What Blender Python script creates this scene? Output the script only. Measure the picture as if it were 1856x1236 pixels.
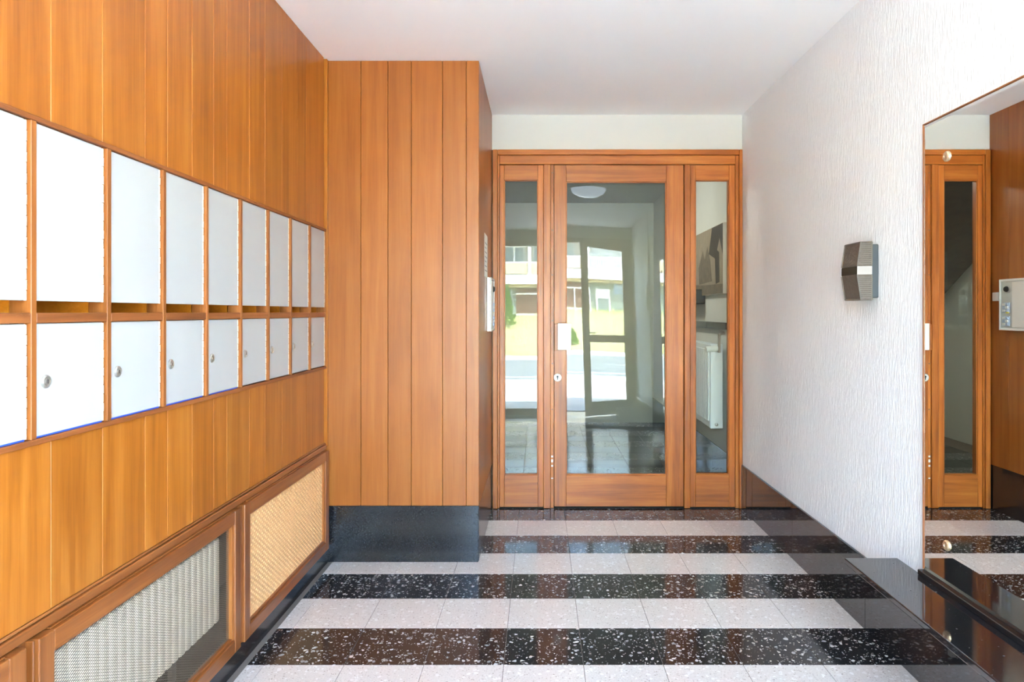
import bpy, bmesh, math, random
from mathutils import Vector, Matrix
random.seed(7)
R = math.radians
scene = bpy.context.scene
col = scene.collection
for o in list(bpy.data.objects):
    bpy.data.objects.remove(o, do_unlink=True)

# ------------------------------------------------------------------ camera
F, VX, VY, H = 1251.0, 978.0, 566.0, 1.325      # focal length in px, vanishing point, eye height
cam_d = bpy.data.cameras.new('camera')
cam = bpy.data.objects.new('camera', cam_d)
col.objects.link(cam)
cam.location = (0, 0, H)
cam.rotation_euler = (R(90), 0, 0)
cam_d.sensor_width = 36.0
cam_d.lens = 36.0 * F / 1856.0
cam_d.shift_x = (928.0 - VX) / 1856.0
cam_d.shift_y = (VY - 618.0) / 1856.0
cam_d.clip_start = 0.02
cam_d.clip_end = 500
scene.camera = cam

# ------------------------------------------------------------------ world, sun, exposure
world = bpy.data.worlds.new('world')
scene.world = world
world.use_nodes = True
wn = world.node_tree
wn.nodes.clear()
w_out = wn.nodes.new('ShaderNodeOutputWorld')
w_bg = wn.nodes.new('ShaderNodeBackground')
w_sky = wn.nodes.new('ShaderNodeTexSky')
w_sky.sky_type = 'NISHITA'
w_sky.sun_disc = False
w_sky.sun_elevation = R(60)
w_sky.sun_rotation = R(20)
w_sky.air_density = 1.0
w_sky.dust_density = 1.8
w_sky.ozone_density = 1.0
w_bg.inputs['Strength'].default_value = 0.60
wn.links.new(w_sky.outputs[0], w_bg.inputs['Color'])
wn.links.new(w_bg.outputs[0], w_out.inputs['Surface'])

sun_d = bpy.data.lights.new('sun', 'SUN')
sun_d.energy = 6.0
sun_d.angle = R(0.6)
sun_d.color = (0.88, 1.0, 0.96)
sun = bpy.data.objects.new('sun', sun_d)
col.objects.link(sun)
sun.rotation_euler = (R(-30), 0, R(-18))        # shines from behind the house (+Y) on to the street (-Y)

portal_d = bpy.data.lights.new('daylight_portal', 'AREA')
portal_d.shape = 'RECTANGLE'
portal_d.size, portal_d.size_y = 2.05, 2.5
portal_d.cycles.is_portal = True
portal = bpy.data.objects.new('daylight_portal', portal_d)
col.objects.link(portal)
portal.location = (0.30, -0.62, 1.27)
portal.rotation_euler = (R(90), 0, 0)           # faces +Y, into the lobby

scene.view_settings.view_transform = 'Standard'
scene.view_settings.look = 'None'
scene.view_settings.gamma = 1.0
scene.view_settings.use_curve_mapping = False
scene.view_settings.exposure = 4.33
scene.cycles.max_bounces = 14
scene.cycles.diffuse_bounces = 8
scene.cycles.glossy_bounces = 6
scene.cycles.transparent_max_bounces = 16
scene.cycles.sample_clamp_indirect = 6.0
scene.cycles.use_denoising = True
scene.cycles.caustics_reflective = False
scene.cycles.caustics_refractive = False

# ------------------------------------------------------------------ materials
def new_mat(name):
    m = bpy.data.materials.new(name)
    m.use_nodes = True
    nt = m.node_tree
    b = nt.nodes['Principled BSDF']
    return m, nt, b

def N(nt, t, **kw):
    n = nt.nodes.new(t)
    for k, v in kw.items():
        if k in n.inputs:
            n.inputs[k].default_value = v
        else:
            setattr(n, k, v)
    return n

def plain(name, c, rough=0.5, metal=0.0, spec=0.5, noise=0.06, scale=12, bump=0.0, coat=0.0):
    m, nt, b = new_mat(name)
    b.inputs['Roughness'].default_value = rough
    b.inputs['Metallic'].default_value = metal
    b.inputs['Specular IOR Level'].default_value = spec
    b.inputs['Coat Weight'].default_value = coat
    tc = N(nt, 'ShaderNodeTexCoord')
    nz = N(nt, 'ShaderNodeTexNoise', Scale=scale, Detail=4.0)
    nt.links.new(tc.outputs['Object'], nz.inputs['Vector'])
    mx = N(nt, 'ShaderNodeMix', data_type='RGBA')
    mx.inputs[6].default_value = (*[x * (1 - noise) for x in c], 1)
    mx.inputs[7].default_value = (*[min(1, x * (1 + noise)) for x in c], 1)
    nt.links.new(nz.outputs['Fac'], mx.inputs[0])
    nt.links.new(mx.outputs[2], b.inputs['Base Color'])
    if bump:
        bp = N(nt, 'ShaderNodeBump', Strength=bump, Distance=0.01)
        nt.links.new(nz.outputs['Fac'], bp.inputs['Height'])
        nt.links.new(bp.outputs[0], b.inputs['Normal'])
    return m

def wood(name, dark, mid, light, axis='z', rough=0.33, vary=0.18, coat=0.25, wear=None):
    m, nt, b = new_mat(name)
    L = nt.links.new
    tc = N(nt, 'ShaderNodeTexCoord')
    oi = N(nt, 'ShaderNodeObjectInfo')
    off = N(nt, 'ShaderNodeVectorMath', operation='SCALE')
    off.inputs[0].default_value = (37.0, 53.0, 91.0)
    L(oi.outputs['Random'], off.inputs['Scale'])
    add = N(nt, 'ShaderNodeVectorMath', operation='ADD')
    L(tc.outputs['Object'], add.inputs[0]); L(off.outputs[0], add.inputs[1])
    def stretched(s_long, s_cross):
        mp = N(nt, 'ShaderNodeMapping')
        s = [s_cross] * 3
        s['xyz'.index(axis)] = s_long
        mp.inputs['Scale'].default_value = s
        L(add.outputs[0], mp.inputs['Vector'])
        return mp
    n1 = N(nt, 'ShaderNodeTexNoise', Scale=1.0, Detail=5.0, Roughness=0.6, Distortion=0.4)
    L(stretched(1.1, 26.0).outputs[0], n1.inputs['Vector'])
    n2 = N(nt, 'ShaderNodeTexNoise', Scale=1.0, Detail=3.0, Roughness=0.7)
    L(stretched(5.0, 190.0).outputs[0], n2.inputs['Vector'])
    n3 = N(nt, 'ShaderNodeTexNoise', Scale=1.0, Detail=3.0, Roughness=0.55)
    L(stretched(2.2, 4.0).outputs[0], n3.inputs['Vector'])
    a1 = N(nt, 'ShaderNodeMath', operation='MULTIPLY_ADD')
    a1.inputs[1].default_value = 0.55
    L(n1.outputs['Fac'], a1.inputs[0])
    s2 = N(nt, 'ShaderNodeMath', operation='MULTIPLY'); s2.inputs[1].default_value = 0.2
    L(n2.outputs['Fac'], s2.inputs[0]); L(s2.outputs[0], a1.inputs[2])
    a2 = N(nt, 'ShaderNodeMath', operation='MULTIPLY_ADD'); a2.inputs[1].default_value = 0.25
    L(n3.outputs['Fac'], a2.inputs[0]); L(a1.outputs[0], a2.inputs[2])
    rp = N(nt, 'ShaderNodeValToRGB')
    e = rp.color_ramp.elements
    e[0].position = 0.33; e[0].color = (*dark, 1)
    e[1].position = 0.68; e[1].color = (*light, 1)
    k = e.new(0.5); k.color = (*mid, 1)
    L(a2.outputs[0], rp.inputs[0])
    hv = N(nt, 'ShaderNodeHueSaturation')
    mr = N(nt, 'ShaderNodeMapRange')
    mr.inputs['To Min'].default_value = 1.0 - vary
    mr.inputs['To Max'].default_value = 1.0 + vary
    L(oi.outputs['Random'], mr.inputs['Value'])
    L(mr.outputs[0], hv.inputs['Value'])
    L(rp.outputs[0], hv.inputs['Color'])
    last = hv.outputs[0]
    if wear:
        nw = N(nt, 'ShaderNodeTexNoise', Scale=1.0, Detail=6.0, Roughness=0.72)
        L(stretched(14.0, 60.0).outputs[0], nw.inputs['Vector'])
        wr = N(nt, 'ShaderNodeValToRGB')
        wr.color_ramp.elements[0].position = 0.66; wr.color_ramp.elements[0].color = (0, 0, 0, 1)
        wr.color_ramp.elements[1].position = 0.74; wr.color_ramp.elements[1].color = (0.8, 0.8, 0.8, 1)
        L(nw.outputs['Fac'], wr.inputs[0])
        mw = N(nt, 'ShaderNodeMix', data_type='RGBA')
        mw.inputs[7].default_value = (*wear, 1)
        L(wr.outputs[0], mw.inputs[0]); L(last, mw.inputs[6])
        last = mw.outputs[2]
    L(last, b.inputs['Base Color'])
    b.inputs['Roughness'].default_value = rough
    b.inputs['Coat Weight'].default_value = coat
    b.inputs['Coat Roughness'].default_value = 0.22
    bp = N(nt, 'ShaderNodeBump', Strength=0.12, Distance=0.002)
    L(n2.outputs['Fac'], bp.inputs['Height']); L(bp.outputs[0], b.inputs['Normal'])
    return m

def terrazzo(name, base, base2, chip, thr_big, thr_small, rough, chip2=None):
    m, nt, b = new_mat(name)
    L = nt.links.new
    g = N(nt, 'ShaderNodeNewGeometry')
    nz = N(nt, 'ShaderNodeTexNoise', Scale=24.0, Detail=2.0)
    L(g.outputs['Position'], nz.inputs['Vector'])
    ds = N(nt, 'ShaderNodeVectorMath', operation='MULTIPLY_ADD')
    ds.inputs[1].default_value = (0.03, 0.03, 0.03)
    L(nz.outputs['Color'], ds.inputs[0]); L(g.outputs['Position'], ds.inputs[2])
    n0 = N(nt, 'ShaderNodeTexNoise', Scale=160.0, Detail=3.0, Roughness=0.7)
    L(g.outputs['Position'], n0.inputs['Vector'])
    mx = N(nt, 'ShaderNodeMix', data_type='RGBA')
    mx.inputs[6].default_value = (*base, 1); mx.inputs[7].default_value = (*base2, 1)
    rr = N(nt, 'ShaderNodeMapRange'); rr.inputs['From Min'].default_value = 0.35; rr.inputs['From Max'].default_value = 0.65
    L(n0.outputs['Fac'], rr.inputs['Value']); L(rr.outputs[0], mx.inputs[0])
    out = mx.outputs[2]
    for sc, thr, cc in ((62.0, thr_big, chip), (130.0, thr_small, chip2 or chip)):
        v = N(nt, 'ShaderNodeTexVoronoi', Scale=sc)
        L(ds.outputs[0], v.inputs['Vector'])
        sx = N(nt, 'ShaderNodeSeparateColor')
        L(v.outputs['Color'], sx.inputs[0])
        # chip radius = thr * random (many cells stay empty)
        rad = N(nt, 'ShaderNodeMapRange')
        rad.inputs['From Min'].default_value = 0.55; rad.inputs['From Max'].default_value = 1.0
        rad.inputs['To Min'].default_value = 0.0; rad.inputs['To Max'].default_value = thr
        L(sx.outputs[0], rad.inputs['Value'])
        lt = N(nt, 'ShaderNodeMath', operation='LESS_THAN')
        L(v.outputs['Distance'], lt.inputs[0]); L(rad.outputs[0], lt.inputs[1])
        sc_ = N(nt, 'ShaderNodeMath', operation='MULTIPLY')
        mr2 = N(nt, 'ShaderNodeMapRange'); mr2.inputs['To Min'].default_value = 0.35; mr2.inputs['To Max'].default_value = 1.0
        L(sx.outputs[1], mr2.inputs['Value'])
        L(lt.outputs[0], sc_.inputs[0]); L(mr2.outputs[0], sc_.inputs[1])
        m2 = N(nt, 'ShaderNodeMix', data_type='RGBA')
        m2.inputs[7].default_value = (*cc, 1)
        L(sc_.outputs[0], m2.inputs[0]); L(out, m2.inputs[6])
        out = m2.outputs[2]
    L(out, b.inputs['Base Color'])
    b.inputs['Roughness'].default_value = rough
    b.inputs['Specular IOR Level'].default_value = 0.6
    return m

def glass(name, tint, refl, grazing):
    m = bpy.data.materials.new(name)
    m.use_nodes = True
    nt = m.node_tree
    nt.nodes.clear()
    L = nt.links.new
    o = N(nt, 'ShaderNodeOutputMaterial')
    mix = N(nt, 'ShaderNodeMixShader')
    tr = N(nt, 'ShaderNodeBsdfTransparent'); tr.inputs[0].default_value = (*tint, 1)
    gl = N(nt, 'ShaderNodeBsdfGlossy', Roughness=0.0); gl.inputs[0].default_value = (0.97, 1.0, 0.97, 1)
    lw = N(nt, 'ShaderNodeLayerWeight', Blend=0.5)
    pw = N(nt, 'ShaderNodeMath', operation='POWER'); pw.inputs[1].default_value = 4.0
    L(lw.outputs['Facing'], pw.inputs[0])
    ma = N(nt, 'ShaderNodeMath', operation='MULTIPLY_ADD')
    ma.inputs[1].default_value = grazing; ma.inputs[2].default_value = refl
    ma.use_clamp = True
    L(pw.outputs[0], ma.inputs[0])
    L(ma.outputs[0], mix.inputs[0]); L(tr.outputs[0], mix.inputs[1]); L(gl.outputs[0], mix.inputs[2])
    L(mix.outputs[0], o.inputs['Surface'])
    return m

def wallpaper(name, c):
    m, nt, b = new_mat(name)
    L = nt.links.new
    g = N(nt, 'ShaderNodeNewGeometry')
    mp = N(nt, 'ShaderNodeMapping'); mp.inputs['Scale'].default_value = (170, 170, 14)
    L(g.outputs['Position'], mp.inputs['Vector'])
    nz = N(nt, 'ShaderNodeTexNoise', Scale=1.0, Detail=3.0, Roughness=0.6, Distortion=0.6)
    L(mp.outputs[0], nz.inputs['Vector'])
    n2 = N(nt, 'ShaderNodeTexNoise', Scale=3.0, Detail=4.0)
    L(g.outputs['Position'], n2.inputs['Vector'])
    mx = N(nt, 'ShaderNodeMix', data_type='RGBA')
    mx.inputs[6].default_value = (*[x * 0.95 for x in c], 1); mx.inputs[7].default_value = (*c, 1)
    L(n2.outputs['Fac'], mx.inputs[0]); L(mx.outputs[2], b.inputs['Base Color'])
    b.inputs['Roughness'].default_value = 0.75
    bp = N(nt, 'ShaderNodeBump', Strength=0.8, Distance=0.006)
    L(nz.outputs['Fac'], bp.inputs['Height']); L(bp.outputs[0], b.inputs['Normal'])
    return m

P_D, P_M, P_L = (0.25, 0.066, 0.004), (0.39, 0.119, 0.010), (0.50, 0.19, 0.027)
D_D, D_M, D_L = (0.17, 0.038, 0.004), (0.42, 0.112, 0.012), (0.60, 0.205, 0.036)
F_D, F_M, F_L = (0.13, 0.036, 0.007), (0.25, 0.074, 0.014), (0.38, 0.13, 0.032)
M = {}
M['panel'] = wood('panel_wood', P_D, P_M, P_L, 'z', 0.38, 0.10, 0.08)
M['column_panel'] = wood('column_panel_wood', (0.255, 0.068, 0.007), (0.34, 0.102, 0.013), (0.40, 0.138, 0.024), 'z', 0.36, 0.06, 0.08)
M['door_z'] = wood('door_wood_upright', D_D, D_M, D_L, 'z', 0.36, 0.10, 0.08)
M['door_x'] = wood('door_wood_rail', D_D, D_M, D_L, 'x', 0.36, 0.10, 0.08)
M['frame_y'] = wood('cover_wood_rail', F_D, F_M, F_L, 'y', 0.36, 0.08)
M['frame_z'] = wood('cover_wood_upright', F_D, F_M, F_L, 'z', 0.36, 0.08)
M['mail_y'] = wood('mailbox_wood_rail', (0.13, 0.036, 0.008), (0.27, 0.080, 0.018), (0.38, 0.135, 0.038), 'y', 0.45, 0.06, 0.0, wear=(0.50, 0.32, 0.21))
M['mail_z'] = wood('mailbox_wood_upright', (0.17, 0.048, 0.008), (0.32, 0.098, 0.017), (0.44, 0.165, 0.042), 'z', 0.42, 0.06, 0.0, wear=(0.52, 0.35, 0.23))
M['box_inside'] = wood('mailbox_inside_wood', (0.5, 0.15, 0.01), (0.68, 0.22, 0.015), (0.78, 0.32, 0.05), 'y', 0.4, 0.05)
M['entry_z'] = wood('entrance_wood_upright', F_D, F_M, F_L, 'z', 0.36, 0.08)
M['entry_x'] = wood('entrance_wood_rail', F_D, F_M, F_L, 'x', 0.36, 0.08)
M['white_door'] = plain('white_laminate', (0.46, 0.46, 0.445), 0.5, noise=0.02)
M['film'] = plain('blue_film', (0.03, 0.09, 0.55), 0.4)
M['hinge'] = plain('hinge_metal', (0.72, 0.62, 0.48), 0.35, 0.6)
M['hinge_dark'] = plain('hinge_gap', (0.16, 0.11, 0.07), 0.6)
M['nickel'] = plain('nickel', (0.62, 0.59, 0.53), 0.28, 0.9)
M['steel'] = plain('brushed_steel', (0.80, 0.79, 0.74), 0.32, 0.55, scale=40)
M['plate'] = plain('cream_plate', (0.80, 0.78, 0.70), 0.35, 0.15, noise=0.05, scale=9)
M['keyhole'] = plain('keyhole_black', (0.02, 0.02, 0.02), 0.5)
M['ceiling'] = plain('ceiling_paint', (0.92, 0.92, 0.905), 0.8, noise=0.015, scale=2)
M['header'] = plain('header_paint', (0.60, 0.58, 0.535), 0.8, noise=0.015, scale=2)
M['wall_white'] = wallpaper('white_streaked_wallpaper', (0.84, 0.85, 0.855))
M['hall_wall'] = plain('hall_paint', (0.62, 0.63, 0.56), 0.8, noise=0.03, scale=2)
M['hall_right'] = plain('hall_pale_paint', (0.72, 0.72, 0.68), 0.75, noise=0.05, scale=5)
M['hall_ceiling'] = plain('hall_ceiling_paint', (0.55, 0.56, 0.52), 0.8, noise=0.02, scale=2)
M['black_tile'] = terrazzo('black_terrazzo', (0.008, 0.007, 0.007), (0.035, 0.031, 0.029), (0.62, 0.60, 0.56), 0.56, 0.44, 0.10)
M['white_tile'] = terrazzo('cream_terrazzo', (0.64, 0.575, 0.505), (0.76, 0.70, 0.63), (0.85, 0.81, 0.755), 0.62, 0.5, 0.16, chip2=(0.42, 0.36, 0.30))
M['grout'] = plain('grout', (0.19, 0.16, 0.13), 0.8)
M['stone'] = terrazzo('black_polished_stone', (0.010, 0.010, 0.011), (0.022, 0.021, 0.021), (0.35, 0.34, 0.33), 0.14, 0.12, 0.05)
M['stone'].node_tree.nodes['Principled BSDF'].inputs['IOR'].default_value = 1.95
M['stone_satin'] = terrazzo('black_satin_stone', (0.010, 0.010, 0.011), (0.020, 0.020, 0.020), (0.3, 0.3, 0.3), 0.06, 0.06, 0.2)
M['plinth'] = plain('plinth_black', (0.012, 0.011, 0.011), 0.22, noise=0.3)
M['groove'] = plain('groove_dark', (0.055, 0.018, 0.006), 0.8)
M['void'] = plain('niche_dark', (0.05, 0.04, 0.035), 0.9)
M['glass'] = glass('door_glass', (0.86, 0.90, 0.85), 0.045, 0.8)
M['clear'] = glass('window_glass', (0.95, 0.97, 0.95), 0.05, 0.8)
M['wire'] = plain('mesh_metal', (0.17, 0.125, 0.085), 0.42, 0.4, noise=0.2)
M['cane'] = plain('cane_panel', (0.80, 0.45, 0.20), 0.55, noise=0.05, scale=30)
M['radiator'] = plain('radiator_cream', (0.84, 0.74, 0.58), 0.45, noise=0.03)
M['radiator_white'] = plain('radiator_white', (0.82, 0.84, 0.86), 0.35, noise=0.02)
M['mirror'] = plain('mirror_silver', (0.93, 0.94, 0.92), 0.0, 1.0, noise=0.0)
M['gold'] = plain('rosette_brass', (0.78, 0.58, 0.36), 0.3, 0.8, noise=0.15, scale=120)
M['lamp_base'] = plain('lamp_grey_plastic', (0.065, 0.073, 0.080), 0.5)
M['smoked'] = plain('ribbed_smoked_glass', (0.115, 0.088, 0.066), 0.5, 0.0, 0.3, noise=0.25, scale=90, bump=0.4)
M['smoked_rib'] = plain('glass_rib', (0.15, 0.125, 0.10), 0.5, 0.0, 0.3, noise=0.2, scale=90)
M['band_dark'] = plain('lamp_band_dark', (0.055, 0.042, 0.028), 0.2)
M['band_pale'] = plain('lamp_band_pale', (0.36, 0.315, 0.285), 0.45)
M['dome'] = plain('frosted_dome', (0.82, 0.85, 0.92), 0.35, noise=0.02)
def lit(name, c, strength):
    m, nt, b = new_mat(name)
    b.inputs['Base Color'].default_value = (0.85, 0.87, 0.92, 1)
    b.inputs['Roughness'].default_value = 0.35
    b.inputs['Emission Color'].default_value = (*c, 1)
    b.inputs['Emission Strength'].default_value = strength
    return m
M['dome'] = lit('frosted_dome_lit', (0.72, 0.84, 1.0), 0.36)
M['hall_fill_dome'] = lit('hall_fill_dome_lit', (1.0, 0.98, 0.90), 3.0)
M['plastic_white'] = plain('white_plastic', (0.78, 0.78, 0.74), 0.4, noise=0.02)
M['alu'] = plain('aluminium', (0.66, 0.67, 0.64), 0.38, 0.6)
M['keypad'] = plain('keypad_blue_grey', (0.48, 0.56, 0.68), 0.4, noise=0.25, scale=60)
M['paper'] = plain('paper', (0.80, 0.78, 0.72), 0.7, noise=0.02)
M['ink'] = plain('ink_grey', (0.35, 0.34, 0.33), 0.7)
M['yellow'] = plain('yellow_tab', (0.80, 0.68, 0.10), 0.5)
M['rubber'] = plain('black_plastic', (0.02, 0.02, 0.02), 0.4)
M['card'] = plain('cardboard', (0.30, 0.19, 0.10), 0.8, noise=0.1)
M['sepia_light'] = plain('print_sepia_light', (0.36, 0.29, 0.21), 0.7, noise=0.25, scale=14)
M['sepia_mid'] = plain('print_sepia_mid', (0.19, 0.15, 0.105), 0.7, noise=0.45, scale=22)
M['sepia_dark'] = plain('print_sepia_dark', (0.070, 0.055, 0.042), 0.7, noise=0.3, scale=14)
M['marble'] = plain('dark_marble', (0.055, 0.048, 0.045), 0.2, noise=0.9, scale=14)
M['stair'] = plain('stair_stone', (0.10, 0.095, 0.09), 0.35, noise=0.3)
M['iron'] = plain('railing_dark', (0.025, 0.02, 0.018), 0.5)
M['asphalt'] = plain('asphalt', (0.20, 0.205, 0.21), 0.9, noise=0.15, scale=3)
M['road_line'] = plain('road_paint', (0.80, 0.80, 0.78), 0.8, noise=0.08)
M['paving'] = plain('paving_concrete', (0.52, 0.49, 0.45), 0.9, noise=0.12, scale=4)
M['grass'] = plain('dry_grass', (0.40, 0.36, 0.17), 0.9, noise=0.3, scale=2.5)
M['grass_blade'] = plain('grass_blade', (0.46, 0.47, 0.17), 0.8, noise=0.3, scale=3)
M['leaf'] = plain('leaf_green', (0.17, 0.30, 0.05), 0.6, noise=0.4, scale=5)
M['trunk'] = plain('trunk_bark', (0.12, 0.08, 0.05), 0.9)
M['facade'] = plain('facade_grey_green', (0.22, 0.25, 0.215), 0.85, noise=0.04, scale=1)
M['facade_up'] = plain('facade_cream', (0.42, 0.38, 0.31), 0.85, noise=0.04, scale=1)
M['parapet'] = plain('parapet_beige', (0.52, 0.42, 0.28), 0.8, noise=0.03, scale=1)
M['band_white'] = plain('facade_white', (0.70, 0.70, 0.685), 0.7, noise=0.02)
M['brickred'] = plain('shopfront_brown', (0.13, 0.055, 0.032), 0.6, noise=0.25, scale=3)
M['window_dark'] = plain('far_window_glass', (0.13, 0.17, 0.18), 0.12, noise=0.3, scale=1.2)
M['curtain'] = plain('curtain_grey', (0.52, 0.55, 0.57), 0.8, noise=0.12, scale=2)
M['sign_blue'] = plain('sign_blue', (0.20, 0.30, 0.46), 0.6)
M['own_facade'] = plain('own_facade_render', (0.6, 0.58, 0.54), 0.9)

# ------------------------------------------------------------------ builders
WP = {}                                          # world position of each object (before any root rotation)

def link(o, parent, wpos):
    col.objects.link(o)
    wpos = Vector(wpos)
    if parent is not None:
        o.parent = parent
        o.location = wpos - WP[parent.name]
    else:
        o.location = wpos
    WP[o.name] = wpos
    return o

def tag(o, label=None, cat=None, group=None, kind=None):
    if label: o['label'] = label
    if cat: o['category'] = cat
    if group: o['group'] = group
    if kind: o['kind'] = kind
    return o

def thing(name, loc, label, cat, group=None, kind=None):
    o = bpy.data.objects.new(name, None)
    o.empty_display_size = 0.05
    link(o, None, loc)
    return tag(o, label, cat, group, kind)

def mesh(name, verts, faces, mat, parent=None, smooth=False, origin=None):
    if origin is None:
        xs, ys, zs = zip(*verts)
        origin = ((min(xs) + max(xs)) / 2, (min(ys) + max(ys)) / 2, min(zs))
    ox, oy, oz = origin
    me = bpy.data.meshes.new(name)
    me.from_pydata([(x - ox, y - oy, z - oz) for x, y, z in verts], [], faces)
    me.validate()
    bm = bmesh.new(); bm.from_mesh(me)
    bmesh.ops.recalc_face_normals(bm, faces=bm.faces)
    bm.to_mesh(me); bm.free()
    if smooth:
        for p in me.polygons: p.use_smooth = True
    me.materials.append(mat)
    return link(bpy.data.objects.new(name, me), parent, origin)

BOXF = [(0, 1, 3, 2), (4, 6, 7, 5), (0, 4, 5, 1), (2, 3, 7, 6), (0, 2, 6, 4), (1, 5, 7, 3)]
def boxv(x0, x1, y0, y1, z0, z1):
    return [(x, y, z) for x in (x0, x1) for y in (y0, y1) for z in (z0, z1)]

_cache = {}
def box(name, x0, x1, y0, y1, z0, z1, mat, parent=None, bevel=0.0, seg=1):
    if x0 > x1: x0, x1 = x1, x0
    if y0 > y1: y0, y1 = y1, y0
    if z0 > z1: z0, z1 = z1, z0
    o = ((x0 + x1) / 2, (y0 + y1) / 2, z0)
    key = (name, round(x1 - x0, 5), round(y1 - y0, 5), round(z1 - z0, 5), mat.name, bevel)
    me = _cache.get(key)
    if me is None:
        me = bpy.data.meshes.new(name)
        me.from_pydata([(x - o[0], y - o[1], z - o[2]) for x, y, z in boxv(x0, x1, y0, y1, z0, z1)], [], BOXF)
        bm = bmesh.new(); bm.from_mesh(me)
        bmesh.ops.recalc_face_normals(bm, faces=bm.faces)
        if bevel:
            bmesh.ops.bevel(bm, geom=list(bm.edges), offset=bevel, segments=seg, affect='EDGES', profile=0.5)
        bm.to_mesh(me); bm.free()
        me.materials.append(mat)
        _cache[key] = me
    return link(bpy.data.objects.new(name, me), parent, o)

class MB:
    """collects boxes and tubes that make up ONE part"""
    def __init__(s): s.v = []; s.f = []
    def add(s, v, f):
        n = len(s.v); s.v += v; s.f += [tuple(i + n for i in q) for q in f]
    def box(s, *a): s.add(boxv(*a), BOXF)
    def tube(s, a, b, r, n=8, r2=None):
        a, b = Vector(a), Vector(b); d = (b - a).normalized()
        u = d.orthogonal().normalized(); w = d.cross(u); r2 = r if r2 is None else r2
        v = []
        for p, rr in ((a, r), (b, r2)):
            for i in range(n):
                t = 2 * math.pi * i / n
                v.append(tuple(p + (u * math.cos(t) + w * math.sin(t)) * rr))
        f = [(i, (i + 1) % n, n + (i + 1) % n, n + i) for i in range(n)]
        f += [tuple(range(n - 1, -1, -1)), tuple(range(n, 2 * n))]
        s.add(v, f)
    def build(s, name, mat, parent=None, smooth=False, origin=None):
        return mesh(name, s.v, s.f, mat, parent, smooth, origin)

def lathe(name, c, axis, prof, mat, parent=None, n=32, smooth=True):
    """prof: (radius, distance along axis) pairs"""
    ax = Vector(axis).normalized(); u = ax.orthogonal().normalized(); w = ax.cross(u); c = Vector(c)
    v, f = [], []
    for r, t in prof:
        for i in range(n):
            a = 2 * math.pi * i / n
            v.append(tuple(c + ax * t + (u * math.cos(a) + w * math.sin(a)) * max(r, 1e-5)))
    for k in range(len(prof) - 1):
        for i in range(n):
            f.append((k * n + i, k * n + (i + 1) % n, (k + 1) * n + (i + 1) % n, (k + 1) * n + i))
    f.append(tuple(range(n - 1, -1, -1))); k = (len(prof) - 1) * n; f.append(tuple(range(k, k + n)))
    o = mesh(name, v, f, mat, parent, False)
    if smooth:
        me = o.data
        for p in me.polygons: p.use_smooth = True
        me.set_sharp_from_angle(angle=R(35))
    return o

# ------------------------------------------------------------------ dimensions (metres)
XL, XR = -1.13, 1.37            # left panelling face, right wall face
YD = 4.67                       # front of the inner door
YF = -0.50                      # street front
ZC = 2.66                       # ceiling
YC, XC = 3.66, -0.322           # column front face and its right side
S = 'structure'
def dx(px, Y=YD): return (px - VX) * Y / F
def dz(py, Y=YD): return H + (VY - py) * Y / F

# ------------------------------------------------------------------ floors
floor = thing('floor', (0.1, 2.0, 0), 'striped floor of black and cream terrazzo tiles in the lobby', 'floor', kind=S)
box('grout_bed', -1.32, XR, YF, 4.72, -0.06, -0.003, M['grout'], floor)
xj = [-1.10, -1.035] + [-0.735 + 0.3 * i for i in range(7)] + [1.368]
TP = 0.3004
g = 0.0011
row = 0
y1 = 4.397 + TP
while y1 > YF + 0.02:
    y0 = max(y1 - TP, YF)
    yy1 = min(y1, 4.665)
    m = M['black_tile'] if row % 2 == 0 else M['white_tile']
    for i in range(len(xj) - 1):
        if y0 > YC and xj[i + 1] < XC - 0.1:
            continue
        dzt = random.uniform(-0.0003, 0.0003)
        t = box('tile', xj[i] + g, xj[i + 1] - g, y0 + g * 0.6, yy1 - g * 0.6, -0.02, 0.0, m, floor, 0.0006)
        t.location.z += dzt
    y1 -= TP
    row += 1

hfloor = thing('floor', (0.1, 6.4, 0), 'dark floor of the stair hall behind the glazed door', 'floor', kind=S)
box('grout_bed', -1.6, XR, 4.72, 8.3, -0.06, -0.003, M['grout'], hfloor)
for r in range(12):
    y0 = 4.70 + 0.3 * r
    for i in range(9):
        x0 = -1.335 + 0.3 * i
        box('tile', x0 + g, x0 + 0.3 - g, y0 + g, y0 + 0.3 - g, -0.02, 0.0, M['black_tile'] if r % 2 else M['plinth'], hfloor, 0.0006)

# ------------------------------------------------------------------ ceilings and plain walls
tag(box('ceiling', -1.5, 1.6, YF - 0.1, 4.80, ZC, ZC + 0.2, M['ceiling']), 'plain white ceiling of the lobby', 'ceiling', kind=S)
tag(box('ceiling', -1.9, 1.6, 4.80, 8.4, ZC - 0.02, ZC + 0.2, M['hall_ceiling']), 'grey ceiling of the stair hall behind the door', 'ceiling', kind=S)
tag(box('wall_right', XR, XR + 0.2, YF - 0.1, 4.72, -0.1, ZC, M['wall_white']), 'white wall with vertically streaked wallpaper', 'wall', kind=S)
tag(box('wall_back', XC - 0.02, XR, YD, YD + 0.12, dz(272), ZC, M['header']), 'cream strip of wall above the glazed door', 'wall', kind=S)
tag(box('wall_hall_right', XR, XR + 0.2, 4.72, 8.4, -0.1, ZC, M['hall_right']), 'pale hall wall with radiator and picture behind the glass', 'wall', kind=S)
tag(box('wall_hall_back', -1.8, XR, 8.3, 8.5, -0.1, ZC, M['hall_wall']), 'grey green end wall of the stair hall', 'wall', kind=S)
tag(box('wall_hall_left', -1.8, -1.6, 4.72, 8.3, -0.1, ZC, M['hall_wall']), 'grey green left wall of the stair hall', 'wall', kind=S)
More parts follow.
